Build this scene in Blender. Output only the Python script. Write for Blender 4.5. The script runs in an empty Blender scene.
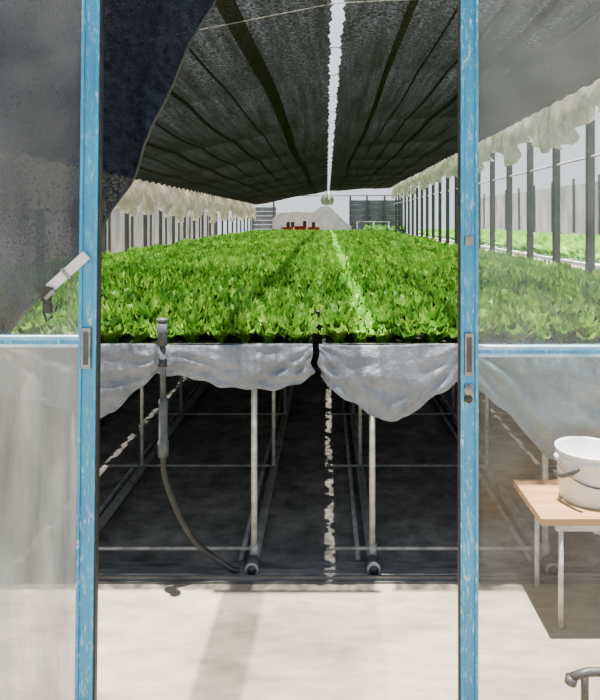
import bpy, math, random
import numpy as np
from mathutils import Vector
random.seed(3); rng=np.random.default_rng(5)
S=bpy.context.scene

# ------------------------------------------------------------ materials
def mat(name):
    m=bpy.data.materials.new(name); m.use_nodes=True
    nt=m.node_tree; nt.nodes.clear()
    out=nt.nodes.new('ShaderNodeOutputMaterial')
    return m,nt,out
def coord(nt,scale=(1,1,1)):
    tc=nt.nodes.new('ShaderNodeTexCoord'); mp=nt.nodes.new('ShaderNodeMapping')
    mp.inputs['Scale'].default_value=scale
    nt.links.new(tc.outputs['Object'],mp.inputs['Vector']); return mp.outputs['Vector']
def noise(nt,vec,scale,detail=4,rough=.6):
    n=nt.nodes.new('ShaderNodeTexNoise'); n.inputs['Scale'].default_value=scale
    n.inputs['Detail'].default_value=detail; n.inputs['Roughness'].default_value=rough
    nt.links.new(vec,n.inputs['Vector']); return n.outputs['Fac']
def ramp(nt,fac,stops):
    r=nt.nodes.new('ShaderNodeValToRGB'); e=r.color_ramp.elements
    while len(e)<len(stops): e.new(.5)
    for i,(p,c) in enumerate(stops):
        e[i].position=p
        e[i].color=(c,c,c,1) if isinstance(c,(int,float)) else (*c,1)
    nt.links.new(fac,r.inputs['Fac']); return r.outputs['Color']
def math_(nt,op,a,b=None):
    n=nt.nodes.new('ShaderNodeMath'); n.operation=op
    for i,v in enumerate((a,b)):
        if v is None: continue
        if isinstance(v,(int,float)): n.inputs[i].default_value=v
        else: nt.links.new(v,n.inputs[i])
    return n.outputs[0]
def mul(nt,a,b):
    mx=nt.nodes.new('ShaderNodeMix'); mx.data_type='RGBA'; mx.blend_type='MULTIPLY'; mx.inputs[0].default_value=1
    nt.links.new(a,mx.inputs[6]); nt.links.new(b,mx.inputs[7]); return mx.outputs[2]
def mixsh(nt,fac,a,b):
    n=nt.nodes.new('ShaderNodeMixShader')
    if isinstance(fac,(int,float)): n.inputs[0].default_value=fac
    else: nt.links.new(fac,n.inputs[0])
    nt.links.new(a,n.inputs[1]); nt.links.new(b,n.inputs[2]); return n.outputs[0]
def solid(name,c1,c2,scale=8,rough=.7,metal=0,sc=(1,1,1),bump=0,lo=.35,hi=.65,spec=.4,grain=None):
    m,nt,out=mat(name)
    b=nt.nodes.new('ShaderNodeBsdfPrincipled'); v=coord(nt,sc)
    col=ramp(nt,noise(nt,v,scale),[(lo,c1),(hi,c2)])
    if grain:
        gs,g0,g1,gsc=grain
        col=mul(nt,col,ramp(nt,noise(nt,coord(nt,gsc),gs,6,.7),[(.35,g0),(.6,g1)]))
    nt.links.new(col,b.inputs['Base Color'])
    b.inputs['Roughness'].default_value=rough; b.inputs['Metallic'].default_value=metal
    b.inputs['Specular IOR Level'].default_value=spec
    if bump:
        bn=nt.nodes.new('ShaderNodeBump'); bn.inputs['Strength'].default_value=bump; bn.inputs['Distance'].default_value=.01
        nt.links.new(noise(nt,v,scale*4),bn.inputs['Height']); nt.links.new(bn.outputs[0],b.inputs['Normal'])
    nt.links.new(b.outputs[0],out.inputs[0]); return m
def cloth(name,c1,c2,transl=.35,scale=5,bump=.3,rough=.45):
    m,nt,out=mat(name); v=coord(nt)
    col=ramp(nt,noise(nt,v,scale),[(.35,c1),(.65,c2)])
    col=mul(nt,col,ramp(nt,noise(nt,v,scale*5,6,.7),[(.3,.75),(.6,1)]))
    b=nt.nodes.new('ShaderNodeBsdfPrincipled'); b.inputs['Roughness'].default_value=rough
    t=nt.nodes.new('ShaderNodeBsdfTranslucent')
    nt.links.new(col,b.inputs['Base Color']); nt.links.new(col,t.inputs[0])
    bn=nt.nodes.new('ShaderNodeBump'); bn.inputs['Strength'].default_value=bump; bn.inputs['Distance'].default_value=.02
    nt.links.new(noise(nt,v,18,6),bn.inputs['Height']); nt.links.new(bn.outputs[0],b.inputs['Normal'])
    nt.links.new(mixsh(nt,transl,b.outputs[0],t.outputs[0]),out.inputs[0]); return m
def net(name,tmax,power,col,streak=True,sc=(1,1,1),nscale=55):
    """woven shade cloth: open when looked through square-on, dense at a slant"""
    m,nt,out=mat(name)
    lw=nt.nodes.new('ShaderNodeLayerWeight'); lw.inputs['Blend'].default_value=.5
    cosv=math_(nt,'SUBTRACT',1.0,lw.outputs['Facing'])
    T=math_(nt,'MULTIPLY',math_(nt,'POWER',cosv,power),tmax)
    v=coord(nt,sc)
    T=math_(nt,'MULTIPLY',T,ramp(nt,noise(nt,v,nscale,3,.7),[(.40,.15),(.68,2.5)]))
    if streak:
        T=math_(nt,'MULTIPLY',T,ramp(nt,noise(nt,coord(nt,(9,.5,1)),1.6,5),[(.3,.4),(.7,1.7)]))
    tr=nt.nodes.new('ShaderNodeBsdfTransparent'); d=nt.nodes.new('ShaderNodeBsdfDiffuse')
    nt.links.new(ramp(nt,noise(nt,v,45,4),[(.3,tuple(c*.5 for c in col)),(.7,tuple(min(1,c*2.2) for c in col))]),d.inputs[0])
    nt.links.new(mixsh(nt,T,d.outputs[0],tr.outputs[0]),out.inputs[0]); return m
def film(name,haze_lo,haze_hi,c1=(.8,.85,.87),c2=(.8,.85,.87),scale=3,sc=(1,1,1),lo=.35,hi=.7,gloss=.015):
    m,nt,out=mat(name); v=coord(nt,sc)
    h=ramp(nt,noise(nt,v,scale,6,.65),[(lo,haze_lo),(hi,haze_hi)])
    tr=nt.nodes.new('ShaderNodeBsdfTransparent'); d=nt.nodes.new('ShaderNodeBsdfDiffuse'); t=nt.nodes.new('ShaderNodeBsdfTranslucent')
    cc=ramp(nt,noise(nt,v,scale*1.3,5),[(.35,c1),(.65,c2)])
    nt.links.new(cc,d.inputs[0]); nt.links.new(cc,t.inputs[0])
    s=mixsh(nt,.4,d.outputs[0],t.outputs[0])
    s=mixsh(nt,h,tr.outputs[0],s)
    g=nt.nodes.new('ShaderNodeBsdfGlossy'); g.inputs['Roughness'].default_value=.15
    s=mixsh(nt,gloss,s,g.outputs[0])
    nt.links.new(s,out.inputs[0]); return m
def leafmat(name,a,b,c,tr=.42):
    m,nt,out=mat(name)
    geo=nt.nodes.new('ShaderNodeNewGeometry')
    v=coord(nt)
    f=math_(nt,'ADD',math_(nt,'MULTIPLY',geo.outputs['Random Per Island'],.65),math_(nt,'MULTIPLY',math_(nt,'SUBTRACT',noise(nt,v,1.3,3),.3),.8))
    col=ramp(nt,f,[(.05,a),(.5,b),(1.0,c)])
    col=mul(nt,col,ramp(nt,noise(nt,v,30,3),[(.3,.7),(.7,1.15)]))
    p=nt.nodes.new('ShaderNodeBsdfPrincipled'); p.inputs['Roughness'].default_value=.42
    p.inputs['Specular IOR Level'].default_value=.3
    t=nt.nodes.new('ShaderNodeBsdfTranslucent')
    nt.links.new(col,p.inputs['Base Color']); nt.links.new(col,t.inputs[0])
    bn=nt.nodes.new('ShaderNodeBump'); bn.inputs['Strength'].default_value=.5; bn.inputs['Distance'].default_value=.006
    nt.links.new(noise(nt,v,110,2),bn.inputs['Height']); nt.links.new(bn.outputs[0],p.inputs['Normal'])
    nt.links.new(mixsh(nt,tr,p.outputs[0],t.outputs[0]),out.inputs[0]); return m

M={}
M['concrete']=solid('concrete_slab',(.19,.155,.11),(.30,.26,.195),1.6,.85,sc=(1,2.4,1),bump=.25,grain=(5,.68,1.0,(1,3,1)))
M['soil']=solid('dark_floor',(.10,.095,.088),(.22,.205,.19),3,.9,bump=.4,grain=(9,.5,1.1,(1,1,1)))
M['earth']=solid('earth',(.20,.16,.115),(.3,.26,.2),1.2,.95,bump=.3)
M['galv']=solid('galvanised_pipe',(.34,.35,.34),(.58,.59,.58),25,.5,.3)
M['dullshadepipe']=solid('dull_shaded_pipe',(.15,.15,.145),(.3,.3,.29),15,.6,.2)
M['dkmetal']=solid('grey_post',(.035,.045,.05),(.07,.08,.09),12,.6)
M['track']=solid('track_steel',(.08,.08,.08),(.2,.2,.2),20,.5,.5,sc=(.3,3,1))
M['tray']=solid('bench_tray',(.02,.025,.02),(.045,.05,.04),10,.8)
M['trayedge']=solid('tray_edge',(.6,.62,.6),(.78,.8,.78),10,.7)
M['blkplastic']=solid('black_plastic',(.010,.011,.013),(.025,.027,.03),30,.5)
M['greyplastic']=solid('grey_pvc',(.030,.038,.046),(.065,.078,.09),20,.45)
M['lightblock']=solid('added_light_block',(.02,.02,.02),(.035,.035,.035),6,.9)
M['tarp']=cloth('silver_tarp',(.15,.17,.205),(.27,.295,.34),.10,5,.9)
M['tarpblue']=cloth('silver_blue_tarp',(.13,.20,.24),(.24,.32,.365),.10,4,.9)
M['curt']=cloth('cream_plastic',(.55,.48,.34),(.9,.86,.76),.45,6,.9)
M['sheet']=cloth('white_sheet',(.75,.76,.78),(.9,.9,.92),.4,3,.5)
M['net']=net('shade_net',.215,1.4,(.022,.023,.019))
M['netseam']=net('shade_net_seam',.17,1.4,(.018,.019,.016))
M['blacknet']=net('black_net_curtain',.09,2.0,(.008,.010,.017),False,nscale=130)
M['shadowstrip']=film('shadow_strip_film',.45,.65,(.8,.82,.85),(.7,.73,.78),3)
M['thinshadow']=film('thin_shadow_film',.12,.28,(.8,.82,.85),(.8,.82,.85),2)
M['white']=solid('white_panel',(.45,.47,.49),(.68,.69,.70),3,.7)
M['whitepl']=solid('white_bucket_plastic',(.62,.65,.68),(.72,.74,.76),6,.35)
M['wood']=solid('plywood',(.25,.125,.05),(.40,.23,.10),6,.6,sc=(.6,6,6))
M['red']=solid('red_plastic',(.5,.02,.015),(.65,.04,.02),6,.5)
M['lockmetal']=solid('lock_plate',(.16,.17,.17),(.28,.29,.29),30,.45,.5)
M['grey']=solid('grey_panel',(.07,.08,.09),(.13,.145,.16),3,.8)
M['outerwall']=solid('outer_wall',(.18,.20,.21),(.45,.47,.47),1.5,.85,sc=(1,1,.4))
M['leaf']=leafmat('lettuce_leaf',(.07,.27,.022),(.19,.47,.040),(.50,.80,.11))
M['hedge']=leafmat('hedge_leaf',(.03,.09,.015),(.06,.18,.03),(.14,.3,.05))
m,nt,out=mat('worn_blue_paint'); v=coord(nt,(1,1,.35))
b=nt.nodes.new('ShaderNodeBsdfPrincipled'); b.inputs['Roughness'].default_value=.4
blue=ramp(nt,noise(nt,v,9,4),[(.3,(.008,.18,.38)),(.7,(.02,.29,.52))])
worn=ramp(nt,noise(nt,coord(nt,(1.6,1,.3)),95,7,.8),[(.54,0),(.61,1)])
big=ramp(nt,noise(nt,coord(nt,(1,1,.5)),7,3),[(.4,.25),(.6,.9)])
worn=math_(nt,'MULTIPLY',worn,big)
mx=nt.nodes.new('ShaderNodeMix'); mx.data_type='RGBA'
nt.links.new(worn,mx.inputs[0]); nt.links.new(blue,mx.inputs[6]); mx.inputs[7].default_value=(.60,.70,.76,1)
nt.links.new(mx.outputs[2],b.inputs['Base Color']); nt.links.new(b.outputs[0],out.inputs[0]); M['blue']=m
M['bluefade']=solid('faded_blue_paint',(.10,.36,.55),(.55,.68,.75),30,.5,sc=(.3,1,1))
M['film_clear']=film('clear_film',.02,.10,scale=2.2)
M['film_left']=film('scuffed_film',.015,.10,scale=2.5,sc=(1.4,1,.8))
M['film_low']=film('cloudy_film',.08,.30,(.38,.37,.33),(.27,.19,.12),2.6,sc=(1,1,1.2))
M['film_white']=film('white_film',.50,.95,(.34,.37,.38),(.46,.48,.48),3,sc=(3,1,.5))

# ------------------------------------------------------------ mesh builder
class MB:
    def __init__(s): s.v=[];s.f=[];s.m=[];s.mats=[];s.sm=[]
    def mi(s,k):
        if k not in s.mats: s.mats.append(k)
        return s.mats.index(k)
    def add(s,vs,fs,k,smooth=False):
        o=len(s.v); s.v+= [tuple(map(float,p)) for p in vs]; i=s.mi(k)
        for f in fs: s.f.append(tuple(o+a for a in f)); s.m.append(i); s.sm.append(smooth)
    def box(s,x0,x1,y0,y1,z0,z1,k):
        vs=[(x,y,z) for z in(z0,z1) for y in(y0,y1) for x in(x0,x1)]
        s.add(vs,[(0,2,3,1),(4,5,7,6),(0,1,5,4),(2,6,7,3),(0,4,6,2),(1,3,7,5)],k)
    def tube(s,pts,r,k,n=10,cap=True):
        pts=[Vector(p) for p in pts]; rs=r if isinstance(r,(list,tuple)) else [r]*len(pts)
        vs=[];fs=[]
        ref=None
        for i,p in enumerate(pts):
            d=(pts[min(i+1,len(pts)-1)]-pts[max(i-1,0)]).normalized()
            if ref is None:
                ref=Vector((0,0,1)) if abs(d.z)<.9 else Vector((0,1,0))
            a=d.cross(ref)
            if a.length<1e-4: a=d.cross(Vector((1,0,0)))
            a.normalize(); b_=a.cross(d).normalized(); ref=b_
            for j in range(n):
                t=2*math.pi*j/n; vs.append(p+(a*math.cos(t)+b_*math.sin(t))*rs[i])
        for i in range(len(pts)-1):
            for j in range(n):
                fs.append((i*n+j,i*n+(j+1)%n,(i+1)*n+(j+1)%n,(i+1)*n+j))
        if cap:
            fs.append(tuple(range(n))[::-1]); fs.append(tuple((len(pts)-1)*n+j for j in range(n)))
        s.add(vs,fs,k,True)
    def lathe(s,c,prof,k,n=32):
        vs=[];fs=[]
        for r,z in prof:
            for j in range(n):
                t=2*math.pi*j/n; vs.append((c[0]+r*math.cos(t),c[1]+r*math.sin(t),c[2]+z))
        for i in range(len(prof)-1):
            for j in range(n): fs.append((i*n+j,i*n+(j+1)%n,(i+1)*n+(j+1)%n,(i+1)*n+j))
        s.add(vs,fs,k,True)
    def grid(s,fn,nu,nv,k,smooth=True):
        vs=[fn(i/nu,j/nv) for j in range(nv+1) for i in range(nu+1)]
        fs=[(j*(nu+1)+i,j*(nu+1)+i+1,(j+1)*(nu+1)+i+1,(j+1)*(nu+1)+i) for j in range(nv) for i in range(nu)]
        s.add(vs,fs,k,smooth)
    def build(s,name):
        me=bpy.data.meshes.new(name); me.from_pydata(s.v,[],s.f)
        for k in s.mats: me.materials.append(M[k])
        me.polygons.foreach_set('material_index',s.m); me.polygons.foreach_set('use_smooth',s.sm)
        me.update(); o=bpy.data.objects.new(name,me); S.collection.objects.link(o); return o

def interp(x,pts):
    return float(np.interp(x,[p[0] for p in pts],[p[1] for p in pts]))

# ------------------------------------------------------------ ground
g=MB(); g.box(-30,30,-8,60,-.12,-.02,'earth'); g.build('ground')
g=MB(); g.box(-6,6,-4,2.56,-.02,0,'concrete'); g.build('floor')
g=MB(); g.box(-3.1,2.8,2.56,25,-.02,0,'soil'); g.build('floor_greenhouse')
g=MB()
g.box(-3.0,2.7,2.555,2.70,0,.008,'track')
for y in (2.57,2.62,2.67): g.box(-3.0,2.7,y,y+.012,.008,.022,'track')
g.build('floor_door_track')

# ------------------------------------------------------------ benches
def bench(x0,x1,y0,y1,legs):
    b=MB(); H=.94
    b.box(x0,x1,y0,y1,H-.05,H,'tray')
    b.box(x0,x1,y0,y0+.02,H,H+.028,'tray'); b.box(x0,x1,y1-.02,y1,H,H+.03,'trayedge')
    b.box(x0,x0+.015,y0+.02,y1-.02,H,H+.02,'tray')
    b.box(x1-.015,x1,y0+.02,y1-.02,H,H+(.03 if x1>2 else .02),'trayedge' if x1>2 else 'tray')
    ys=list(np.arange(y0+.04,y1,.985))
    for i,y in enumerate(ys):
        k='galv' if i<2 else 'dullshadepipe'  # rows further back use a darker pipe colour with under-bench shade in it
        for x in legs: b.tube([(x,y,.04),(x,y,H-.05)],.0135 if i==0 else .011,k,8)
        b.tube([(x0+.03,y,H-.065),(x1-.03,y,H-.065)],.014,'dullshadepipe',6)
        b.tube([(legs[0]-.2,y,.07 if i==0 else .04),(legs[1]+.02,y,.07 if i==0 else .04)],.008,'dullshadepipe',6)
    for x in legs:
        b.tube([(x,y0-.03,.024),(x,y1-.05,.024)],.022,'dullshadepipe',10,cap=False)
        b.tube([(x-.06,y0+.05,.013),(x-.06,y1-.05,.013)],.012,'dullshadepipe',8)
        b.tube([(x,y0-.05,.027),(x,y0+.01,.027)],.030,'greyplastic',14)
        b.tube([(x,y0-.054,.027),(x,y0-.05,.027)],[.030,.030],'dullshadepipe',14)
        b.tube([(x,y0-.057,.027),(x,y0-.053,.027)],.021,'blkplastic',14)  # black disc painted in for the dark hollow of the pipe end
        b.tube([(x,y0+.04,.03),(x,y0+.04,.09)],.019,'dullshadepipe',8)
    return b.build('growing_bench')
B=[(-1.385,-.070,(-1.10,-.317)),(-2.75,-1.435,(-2.5,-1.7)),(-.020,1.22,(.197,.95)),(1.255,2.22,(1.45,2.05))]
for x0,x1,l in B:
    bench(x0,x1,2.66,10.2,l); bench(x0,x1,10.95,24,l)

# ------------------------------------------------------------ lettuce
def leaf_proto(nl,nu,nv,R,H):
    V=[];F=[]
    for i in range(nl):
        ang=i*2.399+random.uniform(-.3,.3); inner=i/nl
        L=R*(1.15-.5*inner)*random.uniform(.8,1.2); hh=H*(.5+.6*inner)*random.uniform(.75,1.25); W=R*1.1*random.uniform(.75,1.2)*(1-.35*inner)
        ph=random.uniform(0,6); o=len(V)
        for a in range(nu+1):
            t=a/nu
            rad=L*(t**1.3)*(.95-.25*inner); z=hh*math.sin(min(t*1.9,2.1+.5*inner)*.8)
            w=W*(.18+.82*math.sin(min(1,t*1.05)*math.pi*.62))*(1 if t<.8 else (1-(t-.8)*1.6))
            for c in range(nv+1):
                s=(c/nv-.5)*2
                ruff=abs(s)**1.5*.022*math.sin(ph+t*15+s*3)+.010*math.sin(ph*2+t*19+s*7)*t
                zz=z+ruff+.016*s*s*t; rr=rad-.25*L*s*s*t*.6+ruff*.5; yy=s*w*.5
                V.append((rr*math.cos(ang)-yy*math.sin(ang),rr*math.sin(ang)+yy*math.cos(ang),zz))
        for a in range(nu):
            for c in range(nv):
                p=o+a*(nv+1)+c; F.append((p,p+1,p+nv+2,p+nv+1))
    return np.array(V),np.array(F)
def scatter(name,pos,protos,smin=.8,smax=1.2,matk='leaf'):
    Vs=[];Fs=[];o=0
    for (x,y,z) in pos:
        V,F=protos[rng.integers(len(protos))]
        a=rng.uniform(0,6.28); s=rng.uniform(smin,smax); ca,sa=math.cos(a)*s,math.sin(a)*s
        W=np.empty_like(V); W[:,0]=V[:,0]*ca-V[:,1]*sa+x; W[:,1]=V[:,0]*sa+V[:,1]*ca+y; W[:,2]=np.maximum(V[:,2],0)*s*rng.uniform(.85,1.15)+z
        Vs.append(W);Fs.append(F+o);o+=len(V)
    V=np.concatenate(Vs);F=np.concatenate(Fs)
    me=bpy.data.meshes.new(name); me.vertices.add(len(V)); me.vertices.foreach_set('co',V.astype(np.float32).ravel())
    me.loops.add(F.size); me.loops.foreach_set('vertex_index',F.astype(np.int32).ravel())
    me.polygons.add(len(F)); me.polygons.foreach_set('loop_start',np.arange(0,F.size,4,dtype=np.int32))
    me.polygons.foreach_set('use_smooth',np.ones(len(F),dtype=bool))
    me.materials.append(M[matk]); me.update(calc_edges=True); me.validate()
    ob=bpy.data.objects.new(name,me); S.collection.objects.link(ob); return ob
near=[leaf_proto(18,7,6,.074,.105) for _ in range(14)]
mid=[leaf_proto(12,3,3,.080,.105) for _ in range(8)]
far=[leaf_proto(9,2,2,.095,.11) for _ in range(6)]
def rows(x0,x1,y0,y1,dx,dy,j=.018):
    P=[]; nx=max(1,round((x1-x0)/dx))
    for i in range(nx):
        off=rng.uniform(0,dy)
        for y in np.arange(y0+off*.6,y1,dy):
            P.append((x0+(i+.5)*(x1-x0)/nx+rng.uniform(-j,j),y+rng.uniform(-j,j),.945))
    return P
for x0,x1,l in B:
    a,b_=x0+.0,x1-.0
    scatter('lettuce_crop',rows(a,b_,2.74,5.2,.115,.078),near,.7,1.25)
    scatter('lettuce_crop',rows(a,b_,5.2,10.1,.12,.092),mid,.8,1.3)
    scatter('lettuce_crop',rows(a,b_,11.05,23.9,.15,.14),far,.9,1.4)

# neighbouring house on the right
nb=MB()
for x0,x1 in ((3.4,4.7),(4.9,6.2)):
    nb.box(x0,x1,4,24,.88,.93,'trayedge')
    for y in range(4,25,2):
        nb.box(x0+.1,x0+.14,y+.0,y+.04,-.02,.88,'galv'); nb.box(x1-.14,x1-.1,y,y+.04,-.02,.88,'galv')
nb.build('neighbouring_bench')
scatter('neighbouring_lettuce_crop',rows(3.45,6.15,4.1,23.9,.2,.2),far,1.2,1.7)

# ------------------------------------------------------------ tarps over bench fronts
def tarp(name,pts,k,seed,amp=.014):
    x0,x1=pts[0][0],pts[-1][0]; w=x1-x0; r=random.Random(seed)
    ks=[(r.uniform(5,34),r.uniform(-7,7),r.uniform(0,6),r.uniform(.3,1)) for _ in range(8)]
    def fn(u,v):
        x=x0+w*u; zb=interp(x,pts)+.004*math.sin(x*60)
        top=.972-.004*math.sin(x*9)
        if v<.08:
            t=v/.08; return (x,2.656-.02*t,.962+(top-.962)*t)
        t=(v-.08)/.92
        z=top+(zb-top)*t
        wr=sum(a*math.sin(k1*x+k2*t*3+p) for k1,k2,p,a in ks)/3
        for cx,sg in ((x0,1),(x1,-1)):
            dx=abs(x-cx)+.03; an=math.atan2(top-z+.01,dx)
            wr+=.8*math.sin(an*17+seed)*math.exp(-dx/(w*.4))
        y=2.632-amp*1.8*(t**.6)-amp*wr*(t**.5)-.012*math.sin(t*3.1)
        return (x+.012*math.sin(t*9+x*7)*t,y,z)
    m=MB(); m.grid(fn,200,56,k); return m.build(name)
tarp('plastic_tarp',[(-1.38,.78),(-1.1,.70),(-.975,.665),(-.90,.69),(-.839,.75),(-.76,.81),(-.711,.852),(-.62,.845),(-.541,.827),(-.45,.80),(-.37,.792),(-.28,.785),(-.2,.79),(-.12,.815),(-.062,.85)],'tarp',1)
tarp('plastic_tarp',[(-.034,.85),(0.0,.80),(.034,.775),(.09,.745),(.14,.715),(.2,.675),(.247,.655),(.31,.655),(.354,.67),(.41,.72),(.46,.765),(.52,.80),(.575,.83)],'tarp',2)
tarp('plastic_tarp',[(.585,.83),(.62,.79),(.68,.74),(.737,.70),(.82,.61),(.88,.54),(.93,.50),(1.035,.46),(1.12,.47),(1.2,.52),(1.3,.60),(1.5,.62),(1.8,.6),(2.2,.7)],'tarpblue',3,.018)
tarp('plastic_tarp',[(-2.74,.7),(-2.3,.62),(-2,.7),(-1.7,.62),(-1.43,.74)],'tarp',4)

# ------------------------------------------------------------ drain hose on the bench
h=MB(); x=-.672; y=2.545
h.tube([(x-.004,y,.985),(x-.004,y,1.085)],.020,'greyplastic',14)
h.tube([(x-.004,y,1.083),(x-.004,y,1.096)],.024,'greyplastic',14)
h.tube([(x-.003,y,.99),(x,y,.77)],.013,'greyplastic',12)
h.tube([(x,y,.77),(x,y,.755),(x,y,.74),(x,y,.60),(x,y,.59),(x,y,.53)],[.013,.021,.019,.019,.024,.022],'greyplastic',14)
h.tube([(x-.003,y,.90),(x-.003,y,.93)],.019,'blkplastic',14)
ctrl=[(x,y,.54),(x+.004,y,.46),(x+.03,y+.01,.36),(x+.075,y+.02,.25),(x+.13,y+.04,.15),(x+.2,y+.07,.075),(x+.27,y+.08,.02),(x+.30,y+.085,.014)]
pp=[]
for i in range(len(ctrl)-1):
    p0=Vector(ctrl[max(i-1,0)]);p1=Vector(ctrl[i]);p2=Vector(ctrl[i+1]);p3=Vector(ctrl[min(i+2,len(ctrl)-1)])
    for t in np.linspace(0,1,6,endpoint=False):
        pp.append(.5*((2*p1)+(p2-p0)*t+(2*p0-5*p1+4*p2-p3)*t*t+(3*p1-p0-3*p2+p3)*t**3))
pp.append(Vector(ctrl[-1])); h.tube(pp,.0125,'blkplastic',12)
h.build('drain_hose')

# ------------------------------------------------------------ side walls
def side(name,X,zt,ys,w=.065):
    s=MB()
    s.box(X-.02,X+.02,2.6,25,0,.84,'lightblock'); s.box(X-.03,X+.03,2.6,25,.84,.88,'dkmetal')  # low dark sheet added to keep side light out from under the benches
    for y in ys: s.box(X-w/2,X+w/2,y-w/2,y+w/2,.0,zt,'dkmetal')
    s.tube([(X,2.6,zt),(X,25,zt)],.02,'dkmetal',6)
    s.tube([(X,2.6,zt*.5+.75),(X,25,zt*.5+.75)],.012,'galv',6)
    return s.build(name)
side('wall_left',-3.02,2.12,[2.7+.95*i for i in range(24)],.05)
side('wall_right',2.72,2.80,[2.62+.947*i for i in range(24)],.07)
def sidecurtain(X,zt,base,amp,seed,bulge):
    r=random.Random(seed); ph=[r.uniform(0,6) for _ in range(8)]
    def fn(u,v):
        y=2.7+22*u
        sc=abs(math.sin(y*1.65+ph[0]))*.55+.3*abs(math.sin(y*.73+ph[1]))+.3*math.sin(y*4.7+ph[5])*math.sin(y*.9)
        zb=base-amp*sc
        z=zt+(zb-zt)*v
        f=.05*math.sin(y*13+ph[2]+v*3)*v+.04*math.sin(y*23+ph[3]-v*4)*v+bulge*math.sin(v*math.pi)*(.6+.4*math.sin(y*3.3+ph[4]))
        return (X+f,y,z+.02*math.sin(y*17+v*5))
    m=MB(); m.grid(fn,420,12,'curt'); return m.build('side_curtain')
sidecurtain(-2.93,2.13,1.80,.38,1,.10)
sidecurtain(2.62,2.85,2.60,.34,2,-.10)

# ------------------------------------------------------------ shade net roof
def netpanel(xa,xb,za,zb,jag_at):
    def fn(u,v):
        y=2.64+23.4*v; x=xa+(xb-xa)*u
        if u==jag_at:
            x+=(.006*math.sin(y*7.1+jag_at)+.006*math.sin(y*23.7+1)+.006*math.sin(y*47))
        z=za+(zb-za)*u-.035*abs(math.sin(y*math.pi/2.6))*math.sin(u*math.pi)-.02*math.sin(u*9)*math.sin(y*.8)
        return (x,y,z)
    m=MB(); m.grid(fn,24,620,'net')
    return m,fn
def seams(m,fn,x0,wd,lst):
    for xc,w in lst:
        u0=(xc-w/2-x0)/wd;u1=(xc+w/2-x0)/wd
        def fs(u,v,u0=u0,u1=u1):
            p=fn(u0+(u1-u0)*u,v); return (p[0]+.02*math.sin(p[1]*.7+xc*5),p[1],p[2]-.012)
        m.grid(fs,2,160,'netseam')
m,fnL=netpanel(-3.0,.022,2.13,2.72,1)
seams(m,fnL,-3.0,3.022,((-.5,.10),(-.8,.02),(-1.15,.04),(-1.55,.03),(-1.9,.06),(-2.2,.02),(-2.5,.04))); m.build('shade_net_roof')
m,fnR=netpanel(.098,2.66,2.72,2.85,0)
seams(m,fnR,.098,2.562,((.5,.05),(.75,.02),(1.0,.03),(1.3,.06),(1.65,.02),(2.0,.05))); m.build('shade_net_roof')
w=MB()
for i in range(26):
    y=3.46+.85*i
    w.tube([(-.03,y,2.70),(.14,y+random.uniform(-.1,.1),2.70)],.004,'dkmetal',6)
w.tube([(-3.0,3.36,2.08),(0.05,3.36,2.675),(2.68,3.36,2.80)],.003,'dullshadepipe',6)
w.build('roof_tie_wires')
def bun(u,v):
    a=u*2*math.pi; r=.05+.16*math.sin(v*2.6)+.05*v; r*=1+.15*math.sin(a*7+v*5)
    return (.02+r*math.cos(a),24.8+r*.5*math.sin(a),2.66-.55*v)
m=MB(); m.grid(bun,42,10,'white'); m.build('hanging_plastic_sheet')

# ------------------------------------------------------------ far end: stack of goods under white sheeting
s=MB()
prof=[(-2.25,-.02),(-2.2,1.55),(-1.95,1.78),(-1.2,1.84),(-.55,1.80),(-.3,2.02),(.05,2.12),(.3,1.85),(.7,1.45),(1.0,1.2),(1.05,-.02)]
def shf(u,v):
    i=u*(len(prof)-1); a=int(min(i,len(prof)-2)); f_=i-a
    x=prof[a][0]+(prof[a+1][0]-prof[a][0])*f_; z=prof[a][1]+(prof[a+1][1]-prof[a][1])*f_
    return (x,25.1+1.6*v,z+.02*math.sin(x*9+v*6))
s.grid(shf,60,8,'sheet',False)
n=len(prof); s.add([(x,25.1,z) for x,z in prof],[tuple(range(n))],'sheet'); s.add([(x,26.7,z) for x,z in prof],[tuple(range(n))[::-1]],'sheet')
s.build('sheeted_storage_stack')
c=MB()
c.box(-1.85,-.3,24.3,24.8,1.0,1.04,'galv')
for x in (-1.8,-.35):
    for y in (24.35,24.75): c.box(x-.02,x+.02,y-.02,y+.02,0,1.0,'galv')
for i,x in enumerate((-1.8,-1.28,-.76)): c.box(x,x+.46,24.35,24.75,1.04,1.22+.04*(i%2),'red')
for x,z in ((-1.6,1.22),(-1.42,1.22),(-.95,1.26),(-.6,1.22)):
    c.box(x,x+.13,24.45,24.6,z,z+.2,'dkmetal')
c.build('crate_table')
bw=MB()
for i in range(9): bw.box(1.0,3.4,28,28.04,.3+.24*i,.47+.24*i,'grey')
bw.box(1.0,3.4,28.1,28.14,0,2.4,'outerwall')
for i in range(9): bw.box(-3.4,-2.3,28,28.04,.3+.2*i,.48+.2*i,'grey')
for x in (1.05,1.8,2.6,3.35,-3.35,-2.4): bw.box(x-.04,x+.04,27.9,28.0,-.02,2.6,'dkmetal')
bw.tube([(-3.3,27.95,2.6),(3.3,27.95,2.6)],.03,'dkmetal',6)
bw.build('wall_back')
r_=MB(); r_.tube([(1.15,24.6,1.42),(2.5,24.6,1.42)],.02,'galv',6)
for x in (1.2,1.85,2.45): r_.tube([(x,24.6,0),(x,24.6,1.42)],.02,'galv',6)
r_.build('railing')
hp=[(rng.uniform(1.5,3.3),rng.uniform(26.6,27.5),rng.uniform(0,1.05)) for i in range(240)]
scatter('hedge',hp,far,1.4,2.4,'hedge')

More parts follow.
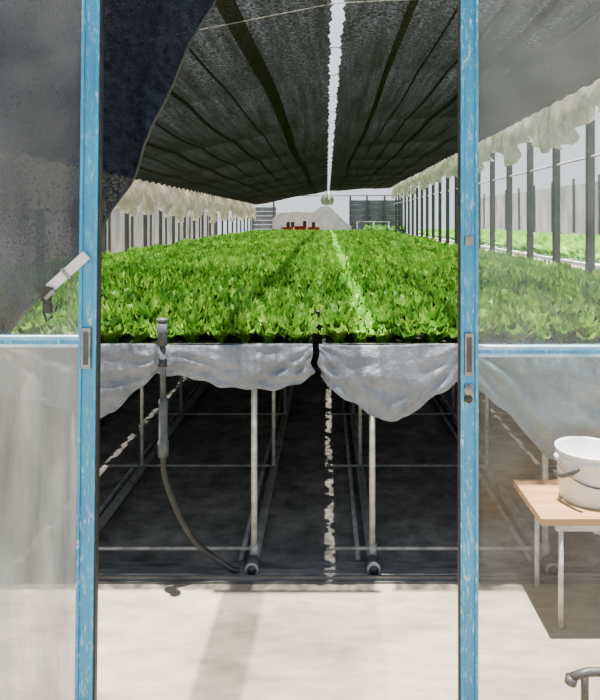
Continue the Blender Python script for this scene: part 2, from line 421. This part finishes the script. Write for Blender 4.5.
# outside walls
o=MB(); o.box(-6.2,-6.0,3,34,-.02,2.0,'outerwall')
for y in range(3,34,2): o.box(-6.0,-5.94,y,y+.06,-.02,2.15,'dkmetal')
o.build('neighbouring_wall_left')
o=MB(); o.box(8.4,8.6,3,34,-.02,2.7,'outerwall')
for y in range(3,34,2): o.box(8.33,8.4,y,y+.07,-.02,2.9,'dkmetal')
o.build('neighbouring_wall_right')

# ------------------------------------------------------------ doors
DY=1.712
def door(name,xs0,xs1,outer,zr0,zr1,lean,up,low,left):
    d=MB(); t=.012
    def L(z): return lean*(z-1.14)
    def bar(x0,x1,z0,z1,k,y0=DY-t,y1=DY+t):
        vs=[(x+L(z),y,z) for z in(z0,z1) for y in(y0,y1) for x in(x0,x1)]
        d.add(vs,[(0,2,3,1),(4,5,7,6),(0,1,5,4),(2,6,7,3),(0,4,6,2),(1,3,7,5)],k)
    bar(xs0,xs1,.01,2.36,'blue')
    bar(xs0,xs0+.008,.01,2.36,'blue',DY-t-.006,DY-t); bar(xs1-.008,xs1,.01,2.36,'blue',DY-t-.006,DY-t)
    if left: bar(outer,outer+.05,.01,2.36,'blue')
    else: bar(outer-.05,outer,.01,2.36,'blue')
    a,b_=(outer+.05,xs0) if left else (xs1,outer-.05)
    bar(a,b_,zr0,zr1,'bluefade'); bar(a,b_,zr0+.010,zr1-.010,'blue',DY-t-.004,DY-t)
    bar(a,b_,2.31,2.36,'blue'); bar(a,b_,.01,.09,'blue')
    bar(a,b_,zr1,2.31,up,DY-.0005,DY+.0005)
    def fw(u,v):
        z=.09+(zr0-.09)*v; x=a+(b_-a)*u
        w=(.014*math.sin(u*23+v*2)+.008*math.sin(u*51-v*4)) if left else .003*math.sin(u*14+v*5)
        return (x+L(z),DY+w*math.sin(math.pi*v)**.5 if 0<v<1 else DY,z)
    d.grid(fw,60,24,low)
    if left: bar(xs1,xs1+.005,.01,2.36,'blkplastic',DY-.012,DY+.006)
    else: bar(xs0-.004,xs0,.01,2.36,'blkplastic',DY-.012,DY+.006)
    cx=(xs0+xs1)/2-.002
    z0,z1=(1.095,1.205) if left else (1.075,1.19)
    bar(cx-.012,cx+.012,z0,z1,'lockmetal',DY-t-.010,DY-t+.002)
    bar(cx-.007,cx+.007,z0+.01,z1-.01,'greyplastic',DY-t-.0115,DY-t-.009)
    if not left:
        d.tube([(cx-.002,DY-t-.012,1.035),(cx-.002,DY-t,1.035)],.013,'lockmetal',16)
        d.tube([(cx-.002,DY-t-.012,1.012),(cx-.002,DY-t,1.012)],.011,'blkplastic',16)
        bar(cx-.012,cx+.012,1.0,1.05,'lockmetal',DY-t-.006,DY-t)
        bar(cx-.01,cx+.012,1.43,1.455,'lockmetal',DY-t-.008,DY-t)
    if left:
        def ob(p,q,wid,th,k):
            p=Vector(p);q=Vector(q);dd=(q-p).normalized();n=Vector((-dd.z,0,dd.x))*wid/2;y=Vector((0,th/2,0))
            vs=[p-n-y,p+n-y,q+n-y,q-n-y,p-n+y,p+n+y,q+n+y,q-n+y]
            d.add(vs,[(0,1,2,3),(7,6,5,4),(0,4,5,1),(1,5,6,2),(2,6,7,3),(3,7,4,0)],k)
        ob((-.655,1.69,1.405),(-.755,1.68,1.312),.026,.010,'white')
        ob((-.705,1.684,1.358),(-.712,1.684,1.352),.034,.014,'lockmetal')
        ob((-.750,1.675,1.320),(-.760,1.675,1.280),.024,.014,'blkplastic')
        ob((-.758,1.675,1.288),(-.735,1.675,1.31),.010,.018,'lockmetal')
        ob((-.765,1.675,1.262),(-.745,1.675,1.262),.026,.012,'blkplastic')
        d.tube([(-.764,1.675,1.29),(-.766,1.675,1.25),(-.757,1.675,1.225),(-.742,1.675,1.24)],.0035,'blkplastic',6)
    return d.build(name)
door('door_1',-.680,-.632,-1.55,1.151,1.180,.0105,'film_left','film_white',True)
door('door_2',.366,.414,1.30,1.124,1.153,0,'film_clear','film_low',False)
f=MB(); f.box(-2.6,2.4,1.64,1.76,2.37,2.47,'blue'); f.box(-1.66,-1.58,1.65,1.75,0,2.37,'blue'); f.box(1.33,1.41,1.65,1.75,0,2.37,'blue')
f.box(-1.58,1.33,1.66,1.74,0,.010,'track'); f.build('door_frame')
# unseen film strips added between door and shade net to shadow the floor
f=MB(); f.grid(lambda u,v:(-.60+.17*u+.02*v,1.77+.86*v,2.56+.008*math.sin(u*40)),30,4,'shadowstrip')
f.grid(lambda u,v:(-.42+.46*u,1.77+.86*v,2.57+.008*math.sin(u*70)),40,4,'thinshadow')
f.box(-.62,.06,2.62,2.64,2.545,2.56,'galv'); f.build('added_shadow_strips')

# ------------------------------------------------------------ black net curtain tied back
E=[(0,-2.0,.98),(.35,-1.3,1.05),(.5,-.98,1.13),(.6,-.80,1.33),(.68,-.685,1.44),(.80,-.555,1.70),(.92,-.355,2.14),(1,-.23,2.42)]
def cur(u,v):
    bx=interp(u,[(e[0],e[1]) for e in E]); bz=interp(u,[(e[0],e[2]) for e in E])
    tx=-2.0+1.77*u; x=tx+(bx-tx)*v; z=2.45+(bz-2.45)*v
    y=1.86+.02*math.sin(u*40+v*2)+.01*math.sin(u*80+v*3)*v+.012*math.sin((x+z)*14)
    return (x,y,z)
m=MB(); m.grid(cur,160,30,'blacknet')
m.tube([(-2.1,1.86,2.455),(.6,1.86,2.455)],.012,'galv',8)
m.tube([cur(u,1.0) for u in np.linspace(0,.99,60)],.004,'blkplastic',6)
m.build('black_shade_curtain')

# ------------------------------------------------------------ plank table + bucket
t=MB(); t.box(.775,1.62,2.24,2.58,.395,.42,'wood')
t.box(.84,1.59,2.27,2.29,.36,.395,'galv'); t.box(.84,1.59,2.53,2.55,.36,.395,'galv')
for x in (.86,1.55):
    for y in (2.28,2.54): t.tube([(x,y,0),(x,y,.395)],.010,'galv',8)
t.build('plank_table')
b=MB(); c=(1.022,2.42,.421); q=.90
b.lathe(c,[(r*.88,z*q) for r,z in [(0,0),(.122,0),(.126,.004),(.136,.175),(.139,.178),(.139,.186),(.136,.187),(.137,.203),(.143,.205),(.143,.213),(.132,.215),(.128,.205),(.108,.01),(0,.008)]],'whitepl',48)
for sx in (-1,1):
    b.tube([(c[0]+sx*.118,c[1],c[2]+.155),(c[0]+sx*.132,c[1],c[2]+.155)],.014,'whitepl',12)
arc=[(c[0]+.130*math.cos(a),c[1]-.13*math.sin(a)*.9,c[2]+.155-.075*math.sin(a)) for a in np.linspace(math.pi,0,25)]
b.tube(arc,.003,'blkplastic',8)
b.tube([(c[0]-.137,c[1]-.01,c[2]+.10),(c[0]-.128,c[1]-.05,c[2]+.10),(c[0]-.105,c[1]-.10,c[2]+.13),(c[0]-.09,c[1]-.12,c[2]+.155)],.009,'blkplastic',10)
b.build('bucket')
p=MB()
p.tube([(.75,1.9,.10),(.80,1.9,.115),(.95,1.9,.115),(1.05,1.9,.10)],.013,'blkplastic',10)
p.tube([(.79,1.9,.115),(.79,1.9,.0)],.012,'blkplastic',10)
p.tube([(1.0,1.9,.115),(1.0,1.9,.0)],.012,'blkplastic',10)
p.tube([(.75,1.9,.10),(.745,1.9,.08)],.018,'blkplastic',10)
p.build('pipe_stand')

# ------------------------------------------------------------ light
w=bpy.data.worlds.new('sky'); S.world=w; w.use_nodes=True; nt=w.node_tree; nt.nodes.clear()
o=nt.nodes.new('ShaderNodeOutputWorld'); bg=nt.nodes.new('ShaderNodeBackground')
tc=nt.nodes.new('ShaderNodeTexCoord'); sp=nt.nodes.new('ShaderNodeSeparateXYZ')
nt.links.new(tc.outputs['Generated'],sp.inputs[0])
r=ramp(nt,sp.outputs['Z'],[(0,(.72,.78,.82)),(.25,(.86,.93,1.0)),(1,(.62,.78,1.0))])
nt.links.new(r,bg.inputs[0]); bg.inputs[1].default_value=1.5; nt.links.new(bg.outputs[0],o.inputs[0])
L=bpy.data.lights.new('sun','SUN'); L.energy=38; L.angle=.010; L.color=(1,.95,.85)
lo=bpy.data.objects.new('sun',L); S.collection.objects.link(lo); lo.location=(0,0,12)
lo.rotation_euler=Vector((.062,-.05,-1)).to_track_quat('-Z','Y').to_euler()

# ------------------------------------------------------------ camera
cd=bpy.data.cameras.new('camera'); co=bpy.data.objects.new('camera',cd); S.collection.objects.link(co)
co.location=(0,0,1.5); co.rotation_euler=(math.radians(90),0,0)
cd.sensor_width=36; cd.lens=36*620/700; cd.shift_x=-27/700; cd.shift_y=-130/700; cd.clip_start=.05
S.camera=co
